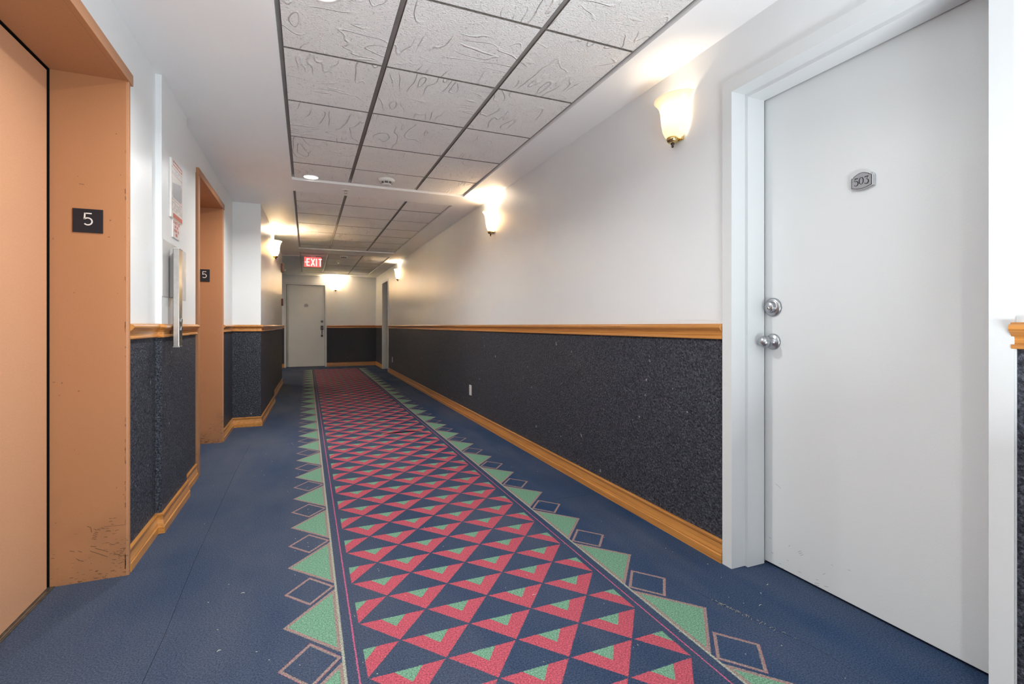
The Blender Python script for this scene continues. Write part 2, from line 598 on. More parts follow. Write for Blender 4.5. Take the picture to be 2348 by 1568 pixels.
# ------------------------------------------------------------------ floor
fl = MB().box(-4.2, 2.3, YB - 0.2, YF + 0.2, -0.10, -0.006).build('floor', plain('dark_subfloor', (0.012, 0.014, 0.022, 1), 0.95))
tag(fl, 'wall-to-wall navy carpet with a pink and green zigzag runner', 'floor', kind='structure')
G = 0.0009
XL = -0.485
panels = [
    [(-1.03, YB), (XL - G, YB), (XL - G + 0.018, 2.1), (XL - G, 2.697), (-1.03, 2.697 - G)],
    [(-1.03, 2.697 + G), (XL - G, 2.697 + G), (XL - G - 0.012, 4.22 - G), (-1.03, 4.22 - G)],
    [(-1.03, 4.22 + G), (XL - G - 0.012, 4.22 + G), (XL - G, 5.128 - G), (-1.03, 5.128 - G)],
    [(XL + G, YB), (1.640, YB), (1.605, 1.15), (1.500, 1.52), (1.462, 1.75), (1.462, 2.785), (1.462, 5.128 - G), (XL + G, 5.128 - G),
     (XL + G - 0.012, 4.22), (XL + G, 2.697), (XL + G + 0.018, 2.1)],
    [(1.640 + 2 * G, YB), (2.12, YB), (2.12, 2.785 - G), (1.462 + 0.0002, 2.785 - G), (1.462 + 0.0002, 1.75), (1.500 + 3 * G, 1.52), (1.605 + 2 * G, 1.15)],
    [(1.462 + 0.0002, 2.785 + G), (2.12, 2.785 + G), (2.12, 5.128 - G), (1.462 + 0.0002, 5.128 - G)],
    [(-4.1, 5.128 + G), (0.700, 5.128 + G), (0.80, 5.131), (0.93, 5.136), (1.04, 5.133), (1.12, 5.128 + G), (2.25, 5.128 + G), (2.25, YF + 0.1), (-4.1, YF + 0.1)],
]
for pl in panels:
    MB().prism(pl, -0.006, 0.0).build('carpet_panel', M['carpet'], fl)
# curled, torn edge of the runner at the cross seam
tb = MB()
N = 18
vs = []
for i in range(N + 1):
    t = i / N
    xx = 0.70 + 0.42 * t
    hgt = 0.017 * math.sin(PI * t) ** 2 * (0.75 + 0.25 * math.sin(9 * t))
    yy = 5.132 + 0.006 * math.sin(PI * t)
    vs += [(xx, yy + 0.030, 0.0008), (xx, yy + 0.010, 0.0012 + hgt * 0.8), (xx, yy - 0.002, 0.0012 + hgt)]
tb.add(vs, [(i * 3 + k, i * 3 + 3 + k, i * 3 + 4 + k, i * 3 + 1 + k) for i in range(N) for k in (0, 1)])
tb.build('torn_edge', plain('worn_pink_pile', (0.42, 0.16, 0.10, 1), 0.95, spec=0.1), fl)
# frayed threads along the long seam by the white door
th = MB()
for i in range(70):
    t = random.random() ** 0.8
    cx, cy = 1.500 + (1.585 - 1.500) * t, 1.52 + (1.22 - 1.52) * t
    dens = math.exp(-((t - 0.22) / 0.25) ** 2)
    if random.random() > dens + 0.25: continue
    an = random.uniform(0, 2 * PI); L = random.uniform(0.006, 0.014)
    p0 = (cx + random.uniform(-.004, .004), cy, 0.0006)
    th.tube([p0, (p0[0] + math.cos(an) * L * .5, p0[1] + math.sin(an) * L * .5, 0.004), (p0[0] + math.cos(an) * L, p0[1] + math.sin(an) * L, 0.001)], 0.0005, 4)
tag(th.build('frayed_thread', M['thread'], fl), kind='stuff')
li = MB()
for i in range(150):
    cx, cy = random.uniform(-0.6, 1.75), 1.0 + 4.2 * random.random() ** 1.6
    if cx < -0.4 and cy < 2.7: cx += 0.5
    L = random.uniform(0.002, 0.006); an = random.uniform(0, PI)
    li.tube([(cx, cy, 0.0008), (cx + L * math.cos(an), cy + L * math.sin(an), 0.0012)], 0.0007, 4)
for cx, cy, an in ((1.800, 1.52, 0.4), (1.72, 1.48, 1.0), (1.64, 1.42, 0.2), (-0.28, 1.92, 0.7), (-0.25, 2.30, 0.2), (0.85, 1.83, 0.1)):
    li.tube([(cx, cy, 0.001), (cx + .006 * math.cos(an), cy + .006 * math.sin(an), 0.003), (cx + .014 * math.cos(an), cy + .010 * math.sin(an), 0.001)], 0.0009, 4)
tag(li.build('carpet_lint', M['lint'], fl), kind='stuff')

# ------------------------------------------------------------------ walls
def wall(name, label, uppers, lowers):
    u = MB()
    for poly, z0, z1 in uppers: u.prism(poly, z0, z1)
    w = u.build(name, M['wall'])
    tag(w, label, 'wall', kind='structure')
    l = MB()
    for poly, z0, z1 in lowers: l.prism(poly, z0, z1)
    l.build('wainscot', M['wainscot'], w)
    return w


ZW = 1.07
seg1 = [(-0.742, YB), (-0.742, 1.566), (-1.30, 1.566), (-1.30, YB)]
seg2 = [(-0.742, 2.688), (-0.742, 3.147), (-0.714, 3.147), (-0.714, 3.74), (-0.742, 3.74), (-0.742, 4.17), (-1.30, 4.17), (-1.30, 2.688)]
seg3 = [(-0.742, 5.372), (-0.742, 6.075), F_A, F_B, G_A, G_B, (-3.9, 10.28), (-3.9, 10.20), (-1.30, 10.20), (-1.30, 5.372)]
head1 = [(-0.742, 1.566), (-0.742, 2.688), (-1.30, 2.688), (-1.30, 1.566)]
head2 = [(-0.742, 4.17), (-0.742, 5.372), (-1.30, 5.372), (-1.30, 4.17)]
wl = wall('wall_left', 'left corridor wall, white above and dark below the rail, stepping around two elevators',
          [(s, ZW, ZTOP) for s in (seg1, seg2, seg3)] + [(head1, 2.19, ZTOP), (head2, 2.21, ZTOP)],
          [(s, -0.05, ZW) for s in (seg1, seg2, seg3)])
r1 = [(XR, 1.730), (XR, 11.93), (2.25, 11.93), (2.25, 1.730)]
r0 = [(XR, YB), (XR, 0.726), (2.25, 0.726), (2.25, YB)]
r2 = [(XR, 12.93), (XR, YF + 0.1), (2.25, YF + 0.1), (2.25, 12.93)]
wall('wall_right', 'long right corridor wall, white above a wooden rail and dark blue below',
     [(s, ZW, ZTOP) for s in (r0, r1, r2)] + [([(XR, 0.726), (XR, 1.730), (2.25, 1.730), (2.25, 0.726)], 2.175, ZTOP),
                                             ([(XR, 11.93), (XR, 12.93), (2.25, 12.93), (2.25, 11.93)], 2.19, ZTOP)],
     [(s, -0.05, ZW) for s in (r0, r1, r2)])
f0 = [(-4.0, YF), (-0.53, YF), (-0.53, YF + 0.2), (-4.0, YF + 0.2)]
f1 = [(0.48, YF), (2.0, YF), (2.0, YF + 0.2), (0.48, YF + 0.2)]
wall('wall_back', 'end wall of the corridor around the far apartment door',
     [(f0, ZW, ZTOP), (f1, ZW, ZTOP), ([(-0.53, YF), (0.48, YF), (0.48, YF + 0.2), (-0.53, YF + 0.2)], 2.21, ZTOP)],
     [(f0, -0.05, ZW), (f1, -0.05, ZW)])
# side passage end and the near end with an added window (behind the camera)
wall('wall_side', 'end wall of the side passage beyond the left corner',
     [([(-4.1, 10.1), (-3.9, 10.1), (-3.9, YF + 0.2), (-4.1, YF + 0.2)], ZW, ZTOP)],
     [([(-4.1, 10.1), (-3.9, 10.1), (-3.9, YF + 0.2), (-4.1, YF + 0.2)], -0.05, ZW)])
nb = [(-1.3, YB), (2.25, YB), (2.25, YB - 0.15), (-1.3, YB - 0.15)]
wall('wall_front', 'near end wall of the corridor with an added window, behind the viewer',
     [([(-1.3, YB), (-0.6, YB), (-0.6, YB - .15), (-1.3, YB - .15)], ZW, ZTOP), ([(1.3, YB), (2.25, YB), (2.25, YB - .15), (1.3, YB - .15)], ZW, ZTOP),
      ([(-0.6, YB), (1.3, YB), (1.3, YB - .15), (-0.6, YB - .15)], 2.3, ZTOP)],
     [(nb, -0.05, 0.5), ([(-1.3, YB), (-0.6, YB), (-0.6, YB - .15), (-1.3, YB - .15)], 0.5, ZW), ([(1.3, YB), (2.25, YB), (2.25, YB - .15), (1.3, YB - .15)], 0.5, ZW)])
wn = empty('added_window_1', (0.35, YB - 0.1, 0.5), label='added window in the near end wall, unseen behind the viewer', cat='window', kind='structure')  # window added for brightness, out of view
wf = MB()
for a, b_, c, d in ((-0.95, -0.89, 0, 1.8), (0.89, 0.95, 0, 1.8), (-0.95, 0.95, 0, 0.06), (-0.95, 0.95, 1.74, 1.8), (-0.03, 0.03, 0, 1.8)):
    wf.box(a, b_, -0.03, 0.05, c, d)
wf.build('window_frame', M['door'], wn)
gm, gnt, gb = new_mat('window_glass')
gb.inputs['Transmission Weight'].default_value = 1.0; gb.inputs['Roughness'].default_value = 0.0; gb.inputs['IOR'].default_value = 1.45
MB().box(-0.89, 0.89, 0.0, 0.006, 0.06, 1.74).build('pane', gm, wn)

# ------------------------------------------------------------------ ceiling with three recessed tiled bays
XB0, XB1 = -0.126, 1.500
BAYS = [(0.95, 4.937), (5.345, 9.315), (9.800, 13.60)]
CROSS = [[4.466 - 0.6097 * k for k in range(6)], [5.845 + 0.6115 * k for k in range(6)], [9.965 + 0.6097 * k for k in range(6)]]
ce = MB()
ce.box(-1.35, XB0, YB - 0.15, 10.30, ZS, ZTOP).box(XB1, 2.25, YB - 0.15, YF + 0.2, ZS, ZTOP)
ce.box(-4.1, XB0, 10.30, YF + 0.2, ZS - 0.004, ZTOP)
ys = [YB - 0.15] + [v for b_ in BAYS for v in b_] + [YF + 0.2]
for i in range(0, len(ys), 2):
    ce.box(XB0, XB1, ys[i], ys[i + 1], ZS, ZTOP)
for y0, y1 in BAYS:
    ce.box(XB0, XB1, y0, y1, ZTOP - 0.03, ZTOP)
ceil = ce.build('ceiling', M['soffit'])
tag(ceil, 'white plaster ceiling with three recessed bays of textured tiles', 'ceiling', kind='structure')
TEEX = (0.373, 0.999)
TW = 0.0115
tile_cache = {}


def tile_mesh(sx, sy):
    key = (round(sx, 4), round(sy, 4))
    if key not in tile_cache:
        c = 0.002
        v = [(-sx / 2, -sy / 2, 0.018), (sx / 2, -sy / 2, 0.018), (sx / 2, sy / 2, 0.018), (-sx / 2, sy / 2, 0.018),
             (-sx / 2, -sy / 2, c), (sx / 2, -sy / 2, c), (sx / 2, sy / 2, c), (-sx / 2, sy / 2, c),
             (-sx / 2 + c, -sy / 2 + c, 0), (sx / 2 - c, -sy / 2 + c, 0), (sx / 2 - c, sy / 2 - c, 0), (-sx / 2 + c, sy / 2 - c, 0)]
        f = [(0, 1, 2, 3)] + [(i, 4 + i, 4 + (i + 1) % 4, (i + 1) % 4) for i in range(4)] + \
            [(4 + i, 8 + i, 8 + (i + 1) % 4, 4 + (i + 1) % 4) for i in range(4)] + [(11, 10, 9, 8)]
        me = bpy.data.meshes.new('ceiling_tile')
        me.from_pydata(v, [], f); me.materials.append(M['tile']); me.materials.append(M['tile_edge'])
        for i in range(1, 9): me.polygons[i].material_index = 1
        bm = bmesh.new(); bm.from_mesh(me); bmesh.ops.recalc_face_normals(bm, faces=bm.faces); bm.to_mesh(me); bm.free()
        tile_cache[key] = me
    return tile_cache[key]


for (y0, y1), lines in zip(BAYS, CROSS):
    lines = sorted(l for l in lines if y0 + 0.05 < l < y1 - 0.05)
    for tx in TEEX:
        MB().box(tx - 0.012, tx + 0.012, y0, y1, ZT + 0.007, ZT + 0.012).build('grid_tee', M['tee'], ceil)
    xe = [XB0] + list(TEEX) + [XB1]
    for ly in lines:
        for i in range(3):
            MB().box(xe[i], xe[i + 1], ly - 0.012, ly + 0.012, ZT + 0.0075, ZT + 0.0118).build('grid_tee', M['tee'], ceil)
    an = MB()
    an.box(XB0, XB0 + 0.020, y0, y1, ZT + 0.007, ZT + 0.0115).box(XB1 - 0.014, XB1, y0, y1, ZT + 0.007, ZT + 0.0115)
    an.box(XB0, XB1, y0, y0 + 0.018, ZT + 0.0072, ZT + 0.0113).box(XB0, XB1, y1 - 0.018, y1, ZT + 0.0072, ZT + 0.0113)
    an.build('wall_angle', M['tee'], ceil)
    yl = [y0 + 0.014] + lines + [y1 - 0.014]
    xcols = [(XB0 + 0.020, TEEX[0] - TW), (TEEX[0] + TW, TEEX[1] - TW), (TEEX[1] + TW, XB1 - 0.013)]
    for j in range(len(yl) - 1):
        a = yl[j] + (0.0055 if j else 0)
        b_ = yl[j + 1] - (0.0055 if j < len(yl) - 2 else 0)
        for xa, xb in xcols:
            o = bpy.data.objects.new('ceiling_tile', tile_mesh(xb - xa, b_ - a))
            o.location = ((xa + xb) / 2, (a + b_) / 2, ZT + random.uniform(-0.0006, 0.0006))
            o.parent = ceil
            COL.objects.link(o)

# ------------------------------------------------------------------ baseboards and chair rails
RUNS_L = [[(-0.742, YB), (-0.742, 1.55)],
          [(-0.742, 2.691), (-0.742, 3.147), (-0.714, 3.147), (-0.714, 3.752)], [(-0.742, 3.742), (-0.742, 4.166)],
          [(-0.742, 5.378), (-0.742, 6.075), F_A, (F_B[0], F_B[1] + 0.008)], [(G_A[0], G_A[1] + 0.002), G_B, (-3.9, 10.28)]]
RUNS_R = [[(XR, 1.740), (XR, 11.905)], [(XR, YB), (XR, 0.7225)]]
RUNS_F = [[(-3.9, YF), (-0.5455, YF)], [(0.4965, YF), (XR, YF), (XR, 12.955)]]


def moulding(nm_base, nm_rail, lab_b, lab_r, runs, side, skip_rail=()):
    rb = empty(nm_base, (0, 0, 0), label=lab_b, cat='baseboard', kind='structure')
    rr = empty(nm_rail, (0, 0, 0), label=lab_r, cat='chair rail', kind='structure')
    for i, r in enumerate(runs):
        MB().sweep(r, BASE, side).build('board', M['wood'], rb)
        if i not in skip_rail:
            MB().sweep(r, RAIL, side).build('rail', M['wood'], rr)
    return rb, rr


moulding('baseboard_left', 'trim_1', 'oak baseboard along the left wall by the elevators', 'oak chair rail along the left wall by the elevators', RUNS_L, -1)
moulding('baseboard_right', 'trim_2', 'orange oak baseboard along the right wall', 'orange oak chair rail along the right wall', RUNS_R, 1)
moulding('baseboard_back', 'trim_3', 'oak baseboard on the end wall beside the far door', 'oak chair rail on the end wall beside the far door', RUNS_F, -1)

# ------------------------------------------------------------------ door 503 on the right
D1 = empty('door_1', (XR, 1.226, 0), label='white apartment door numbered 503, nearest on the right', cat='door', kind='structure')


def rel(mb, root):
    """shift the collected vertices so that they are local to root"""
    x, y, z = root.location
    mb.v = [(a - x, b_ - y, c - z) for a, b_, c in mb.v]
    return mb


f = MB()
ya, yb, zt = 0.771, 1.683, 2.157
# face, reveal and stop of the steel frame: a swept profile up both jambs and across the head
for s, y in ((1, yb), (-1, ya)):
    o_, st = y + s * 0.054, y - s * 0.016
    f.prism([(1.773, y), (1.773, o_), (XR, o_), (XR, y + s * 0.047), (2.03, y + s * 0.047), (2.03, y), (1.957, y), (1.957, st), (1.854, st), (1.854, y)], 0.0, zt)
f.box(1.773, XR, ya - 0.054, yb + 0.054, zt, zt + 0.054)
f.box(XR, 2.03, ya - 0.046, yb + 0.046, zt, zt + 0.0175)
f.box(1.854, 1.957, ya + 0.016, yb - 0.016, zt - 0.016, zt)
rel(f, D1).build('door_frame', M['door'], D1)
rel(MB().box(1.967, 2.010, ya + 0.005, yb - 0.009, 0.012, zt - 0.006), D1).build('door_leaf', M['door'], D1, bevel=0.001)
rel(MB().box(2.013, 2.028, ya, yb, 0.0, zt), D1).build('gap_shade_panel', M['black'], D1)  # black panel standing in for the shade behind the leaf
MXN = frame((1.967, 1.626, 1.184), (0, -1, 0), (0, 0, 1), (-1, 0, 0))
m = MB()
m.lathe([(0.0, 0.0), (0.0425, 0.0), (0.0425, 0.006), (0.039, 0.011), (0.033, 0.0125), (0.0255, 0.013), (0.0245, 0.016), (0.0235, 0.030), (0.021, 0.033), (0.0, 0.033)], MXN, 40)
db = rel(m, D1).build('deadbolt', M['chrome'], D1)
k = MB().lathe([(0.0, 0.0), (0.0085, 0.0), (0.0085, 0.003), (0.0070, 0.0042), (0.0, 0.0042)], frame((1.934, 1.626, 1.178), (0, -1, 0), (0, 0, 1), (-1, 0, 0)), 24)
rel(k, D1).build('key_cylinder', M['steel'], db)
k = MB().box(1.9288, 1.9300, 1.625, 1.627, 1.173, 1.183)
rel(k, D1).build('key_slot', M['ink'], db)
m = MB().lathe([(0.0, 0.0), (0.0365, 0.0), (0.0365, 0.004), (0.034, 0.009), (0.030, 0.011), (0.022, 0.012), (0.018, 0.017), (0.0145, 0.021), (0.013, 0.031),
                (0.0135, 0.036), (0.020, 0.041), (0.0255, 0.049), (0.0272, 0.058), (0.0250, 0.068), (0.0195, 0.076), (0.010, 0.081), (0.0, 0.0825)],
               frame((1.967, 1.626, 1.027), (0, -1, 0), (0, 0, 1), (-1, 0, 0)), 40)
rel(m, D1).build('door_knob', M['chrome'], D1)


# ------------------------------------------------------------------ number plaques
def plaque_outline(w, h, k=1.0):
    pts = []
    a, b_ = w / 2 * k, h / 2 * k
    nt_ = 0.12 * w * k
    for i in range(11):                                   # bulged top
        t = -1 + 2 * i / 10
        pts.append((t * (a - nt_), b_ - 0.16 * h * k + 0.16 * h * k * math.cos(t * PI / 2) + 0.0))
    pts += [(a - nt_ * 0.85, b_ - 0.24 * h * k), (a - nt_ * 0.25, b_ - 0.22 * h * k), (a, b_ - 0.30 * h * k)]
    pts += [(a, -b_ + 0.13 * h * k)]
    for i in range(11):                                   # bulged bottom
        t = 1 - 2 * i / 10
        pts.append((t * a, -b_ + 0.13 * h * k - 0.13 * h * k * math.cos(t * PI / 2)))
    pts += [(-a, b_ - 0.30 * h * k), (-a + nt_ * 0.25, b_ - 0.22 * h * k), (-a + nt_ * 0.85, b_ - 0.24 * h * k)]
    return pts[::-1]


def arc(cx, cy, rx, ry, a0, a1, n=14):
    return [(cx + rx * math.cos(math.radians(a0 + (a1 - a0) * i / n)), cy + ry * math.sin(math.radians(a0 + (a1 - a0) * i / n))) for i in range(n + 1)]


def serif_digit(mb, ch, O, U, V, N, s):
    def st(pts, w): mb.stroke([(a * s, b_ * s) for a, b_ in pts], [x * s for x in w] if isinstance(w, list) else w * s, O, U, V, N, 0.0006)
    if ch == '0':
        p = arc(0, 0.5, 0.26, 0.45, 90, 450, 32)
        st(p, [0.045 + 0.085 * abs(math.cos(math.radians(90 + 360 * i / 32))) for i in range(33)])
    if ch == '5':
        st([(-0.16, 0.92), (0.24, 0.92)], 0.13)
        st([(-0.15, 0.95), (-0.19, 0.55)], 0.05)
        p = [(-0.19, 0.55)] + arc(0.0, 0.27, 0.25, 0.31, 115, -130, 22)
        n = len(p)
        st(p, [0.03 + 0.11 * math.sin(PI * min(1, max(0, i / (n - 1)))) for i in range(n)])
        st(arc(-0.19, 0.06, 0.03, 0.03, 0, 330, 8), 0.05)
    if ch == '3':
        st([(-0.21, 0.80), (-0.18, 0.92), (0.25, 0.92)], [0.05, 0.10, 0.11])
        st([(0.23, 0.93), (-0.03, 0.56)], 0.05)
        p = [(-0.03, 0.56)] + arc(-0.02, 0.27, 0.27, 0.30, 75, -135, 20)
        n = len(p)
        st(p, [0.03 + 0.11 * math.sin(PI * i / (n - 1)) for i in range(n)])
        st(arc(-0.21, 0.06, 0.03, 0.03, 0, 330, 8), 0.05)


def plaque(O, U, V, N, w, h, text, label):
    root = empty('number_plaque', O, label=label, cat='plaque')
    L = (0, 0, 0)
    b_ = MB()
    b_.plate(plaque_outline(w, h), L, U, V, N, 0.008)
    b_.plate(plaque_outline(w, h, 0.93), Vector(N) * 0.008, U, V, N, 0.004)
    b_.build('backing', M['pewter'], root, bevel=0.0008)
    MB().plate(plaque_outline(w, h, 0.86), Vector(N) * 0.0118, U, V, N, 0.0008).build('border', M['ink'], root)
    MB().plate(plaque_outline(w, h, 0.80), Vector(N) * 0.0123, U, V, N, 0.0008).build('field', M['pewter_dark'], root)
    if text:
        s = h * 0.40
        for i, ch in enumerate(text):
            d = MB()
            o = Vector(N) * 0.0130 + Vector(U) * ((i - 1) * s * 0.66) + Vector(V) * (-s * 0.52)
            serif_digit(d, ch, o, U, V, N, s)
            d.build('digit', M['ink'], root)
    return root


plaque((1.9665, 1.231, 1.653), (0, -1, 0), (0, 0, 1), (-1, 0, 0), 0.088, 0.072, '503', 'pewter plaque numbered 503 on the near white door')

# ------------------------------------------------------------------ far door at the end of the corridor
D2 = empty('door_2', (-0.026, YF, 0), label='greyish white apartment door in the end wall', cat='door', kind='structure')
f = MB()
ya, yb, zt = -0.500, 0.449, 2.180
for s, x in ((1, yb), (-1, ya)):
    o_, st = x + s * 0.045, x - s * 0.012
    f.prism([(x, YF - 0.012), (o_, YF - 0.012), (o_, YF + 0.003), (x + s * 0.03, YF + 0.003), (x + s * 0.03, YF + 0.13), (x, YF + 0.13)], 0.0, zt)
f.box(ya - 0.045, yb + 0.045, YF - 0.012, YF + 0.003, zt, zt + 0.052).box(ya, yb, YF + 0.003, YF + 0.13, zt, zt + 0.03)
rel(f, D2).build('door_frame', M['door'], D2)
rel(MB().box(ya + 0.004, yb - 0.006, YF + 0.050, YF + 0.095, 0.012, zt - 0.005), D2).build('door_leaf', M['door'], D2)
rel(MB().box(ya, yb, YF + 0.100, YF + 0.125, 0.0, zt), D2).build('gap_shade_panel', M['black'], D2)  # black sheet paints the dark of the gaps around the leaf
MYN = lambda x, z, y=YF + 0.050: frame((x, y, z), (1, 0, 0), (0, 0, 1), (0, -1, 0))
db = rel(MB().lathe([(0, 0), (0.034, 0), (0.034, 0.010), (0.024, 0.014), (0.022, 0.026), (0, 0.027)], MYN(0.375, 1.215), 24), D2).build('deadbolt', M['chrome'], D2)
rel(MB().lathe([(0, 0), (0.009, 0), (0.009, 0.003), (0, 0.003)], MYN(0.375, 1.215, YF + 0.0235), 16), D2).build('key_cylinder', M['ink'], db)
h = MB().cbox(0.342, 0.408, YF + 0.030, YF + 0.050, 0.985, 1.100, 0.008)
hs = rel(h, D2).build('handle_plate', M['darkmetal'], D2)
h = MB().tube([(0.375, YF + 0.03, 1.00), (0.375, YF - 0.012, 0.985), (0.375, YF - 0.016, 0.95), (0.375, YF - 0.016, 0.88), (0.375, YF - 0.006, 0.845), (0.375, YF + 0.045, 0.835)], 0.011, 10)
h.cbox(0.350, 0.400, YF + 0.036, YF + 0.050, 0.800, 0.855, 0.006)
rel(h, D2).build('grip', M['darkmetal'], D2)
rel(MB().lathe([(0, 0), (0.016, 0), (0.013, 0.02), (0, 0.024)], MYN(0.375, 1.04, YF + 0.03), 16), D2).build('latch_button', M['steel'], D2)
plaque((-0.016, YF + 0.0505, 1.640), (1, 0, 0), (0, 0, 1), (0, -1, 0), 0.105, 0.085, '', 'small pewter plaque on the far door at the corridor end')

# recessed door in the far right wall (only its far reveal and head show)
D3 = empty('door_3', (XR, 12.43, 0), label='recessed apartment door at the far end of the right wall', cat='door', kind='structure')
ya, yb, zt = 11.97, 12.885, 2.165
f = MB()
for s, y in ((1, yb), (-1, ya)):
    o_ = y + s * 0.062
    f.prism([(1.773, y), (1.773, o_), (XR, o_), (XR, y + s * 0.043), (2.16, y + s * 0.043), (2.16, y)], 0.0, zt)
f.box(1.773, XR, ya - 0.062, yb + 0.062, zt, zt + 0.055).box(XR, 2.16, ya, yb, zt, zt + 0.025)
rel(f, D3).build('door_frame', M['door'], D3)
rel(MB().box(2.04, 2.085, ya + 0.004, yb - 0.006, 0.012, zt - 0.005), D3).build('door_leaf', M['door'], D3)
rel(MB().box(2.09, 2.12, ya, yb, 0.0, zt), D3).build('gap_shade_panel', M['black'], D3)  # shade behind this leaf is painted as a black panel


# ------------------------------------------------------------------ elevators
def elevator(name, label, y0, y1, zt, near_w):
    """y0..y1 clear opening"""
    D = empty(name, (-0.742, (y0 + y1) / 2, 0), label=label, cat='elevator door', kind='structure')
    fx, bx = -0.727, -1.003
    j = MB().prism([(fx + 0.002, y1 + 0.006), (fx, y1 + 0.027), (-0.742, y1 + 0.027), (-0.998, y1 + 0.027), (-0.998, y1), (fx - 0.008, y1), (fx - 0.001, y1 + 0.002)], 0.0, zt)
    rel(j, D).build('jamb', M['elev_frame'], D)
    j = MB().prism([(fx, y0), (fx, y0 - near_w), (-0.745, y0 - near_w), (-0.745, y0 - 0.025), (-0.998, y0 - 0.025), (-0.998, y0)], 0.0, zt)
    rel(j, D).build('jamb', M['elev_frame'], D)
    hd = MB().box(fx - 0.018, fx + 0.004, y0 - near_w, y1 + 0.055, zt, zt + 0.050)
    hd.box(-0.998, fx - 0.018, y0 - 0.03, y1 + 0.027, zt, zt + 0.02)
    rel(hd, D).build('head', M['elev_frame'], D, bevel=0.0015)
    p = MB().box(bx - 0.030, bx, y0 + 0.012, y1 - 0.012, 0.004, zt - 0.010)
    rel(p, D).build('door_panel', M['elev_door'], D)
    g = MB().box(bx - 0.062, bx - 0.034, y0 - 0.026, y1 + 0.026, 0.0, zt + 0.02)  # black pieces standing in for shade in the gap around the panel
    g.box(bx - 0.034, -0.9985, y1, y1 + 0.026, 0.0, zt).box(bx - 0.034, -0.9985, y0 - 0.026, y0, 0.0, zt).box(bx - 0.034, -0.9985, y0, y1, zt, zt + 0.02)
    rel(g, D).build('shaft_gap_shade', M['black'], D)
    s = MB().box(bx - 0.03, bx + 0.024, y0, y1, -0.004, 0.0025)
    sl = rel(s, D).build('sill', plain('dark_sill_' + name, (0.10, 0.10, 0.09, 1), 0.4, metal=0.6, var=0.3, vs=30), D)
    rel(MB().box(bx + 0.012, bx + 0.0145, y0, y1, 0.0025, 0.0042), D).build('nosing', M['steel'], sl)
    return D


D4 = elevator('door_4', 'copper coloured elevator door nearest on the left', 1.592, 2.662, 2.177, 0.03)
elevator('door_5', 'second copper coloured elevator opening, further down the left wall', 4.246, 5.345, 2.198, 0.06)

# ------------------------------------------------------------------ scuffs on the nearest elevator jamb and on door 503
sm = MB()
for i, q in enumerate([[(-0.872, 0.238), (-0.86, 0.231), (-0.856, 0.209)], [(-0.848, 0.223), (-0.84, 0.216)], [(-0.838, 0.219), (-0.826, 0.214)], [(-0.856, 0.182), (-0.842, 0.176)], [(-0.854, 0.188), (-0.84, 0.183)], [(-0.852, 0.196), (-0.838, 0.189)], [(-0.85, 0.203), (-0.836, 0.197)], [(-0.846, 0.209), (-0.834, 0.204)], [(-0.823, 0.224), (-0.813, 0.219)], [(-0.813, 0.227), (-0.739, 0.224)], [(-0.862, 0.13), (-0.832, 0.113), (-0.801, 0.094)], [(-0.844, 0.139), (-0.799, 0.116)], [(-0.903, 0.137), (-0.89, 0.13)], [(-0.909, 0.105), (-0.898, 0.096), (-0.884, 0.089)], [(-0.77, 0.101), (-0.752, 0.088)], [(-0.758, 0.104), (-0.745, 0.109), (-0.739, 0.121)], [(-0.783, 0.064), (-0.776, 0.061)], [(-0.86, 0.15), (-0.84, 0.146)], [(-0.762, 0.097), (-0.745, 0.102)], [(-0.795, 0.15), (-0.776, 0.142)], [(-0.931, 0.142), (-0.915, 0.137)], [(-0.9, 1.707), (-0.891, 1.706), (-0.882, 1.705)]]):
    sm.stroke(q, 0.0016 if i != 9 else 0.0009, (0, 2.6619, 0), (1, 0, 0), (0, 0, 1), (0, -1, 0), 0.0003)
for i in range(46):
    z_ = 0.03 + 1.9 * random.random() ** 2.4
    l_ = random.uniform(0.004, 0.022)
    x_ = -0.7378 + random.uniform(-0.0012, 0.0012)
    sm.stroke([(x_, z_), (x_ + random.uniform(-.001, .001), z_ + l_)], random.uniform(0.0008, 0.0022), (0, 2.6619, 0), (1, 0, 0), (0, 0, 1), (0, -1, 0), 0.0003)
tag(rel(sm, D4).build('scuff_marks', plain('dark_scuff', (0.075, 0.040, 0.022, 1), 0.7), D4), kind='stuff')
sm = MB()
for q in [[(1.652, 0.126), (1.637, 0.123)], [(1.549, 0.124), (1.542, 0.133)], [(1.505, 0.118), (1.489, 0.13)], [(1.5, 0.113), (1.484, 0.124)], [(1.493, 0.108), (1.479, 0.119)], [(1.393, 0.074), (1.382, 0.082)], [(1.429, 0.021), (1.408, 0.028)], [(1.432, 0.012), (1.408, 0.019)], [(1.387, 0.028), (1.369, 0.033)], [(1.615, 0.381), (1.601, 0.377), (1.59, 0.369)], [(1.291, 0.14), (1.28, 0.14)], [(1.583, 0.016), (1.574, 0.014)], [(1.502, 0.035), (1.489, 0.036)], [(1.423, 0.038), (1.412, 0.041)], [(1.559, 0.061), (1.549, 0.06)], [(1.358, 0.13), (1.349, 0.129)], [(1.637, 0.062), (1.626, 0.06)], [(1.597, 0.029), (1.587, 0.03)]]:
    sm.stroke(q, 0.0014, (1.9668, 0, 0), (0, 1, 0), (0, 0, 1), (-1, 0, 0), 0.0003)
tag(rel(sm, D1).build('scuff_marks', plain('grey_scuff', (0.30, 0.30, 0.31, 1), 0.7), D1), kind='stuff')
rel(MB().box(1.7822, XR, 0.7155, 0.7225, 0.0, 1.036), D1).build('caulk_bead', M['door'], D1)


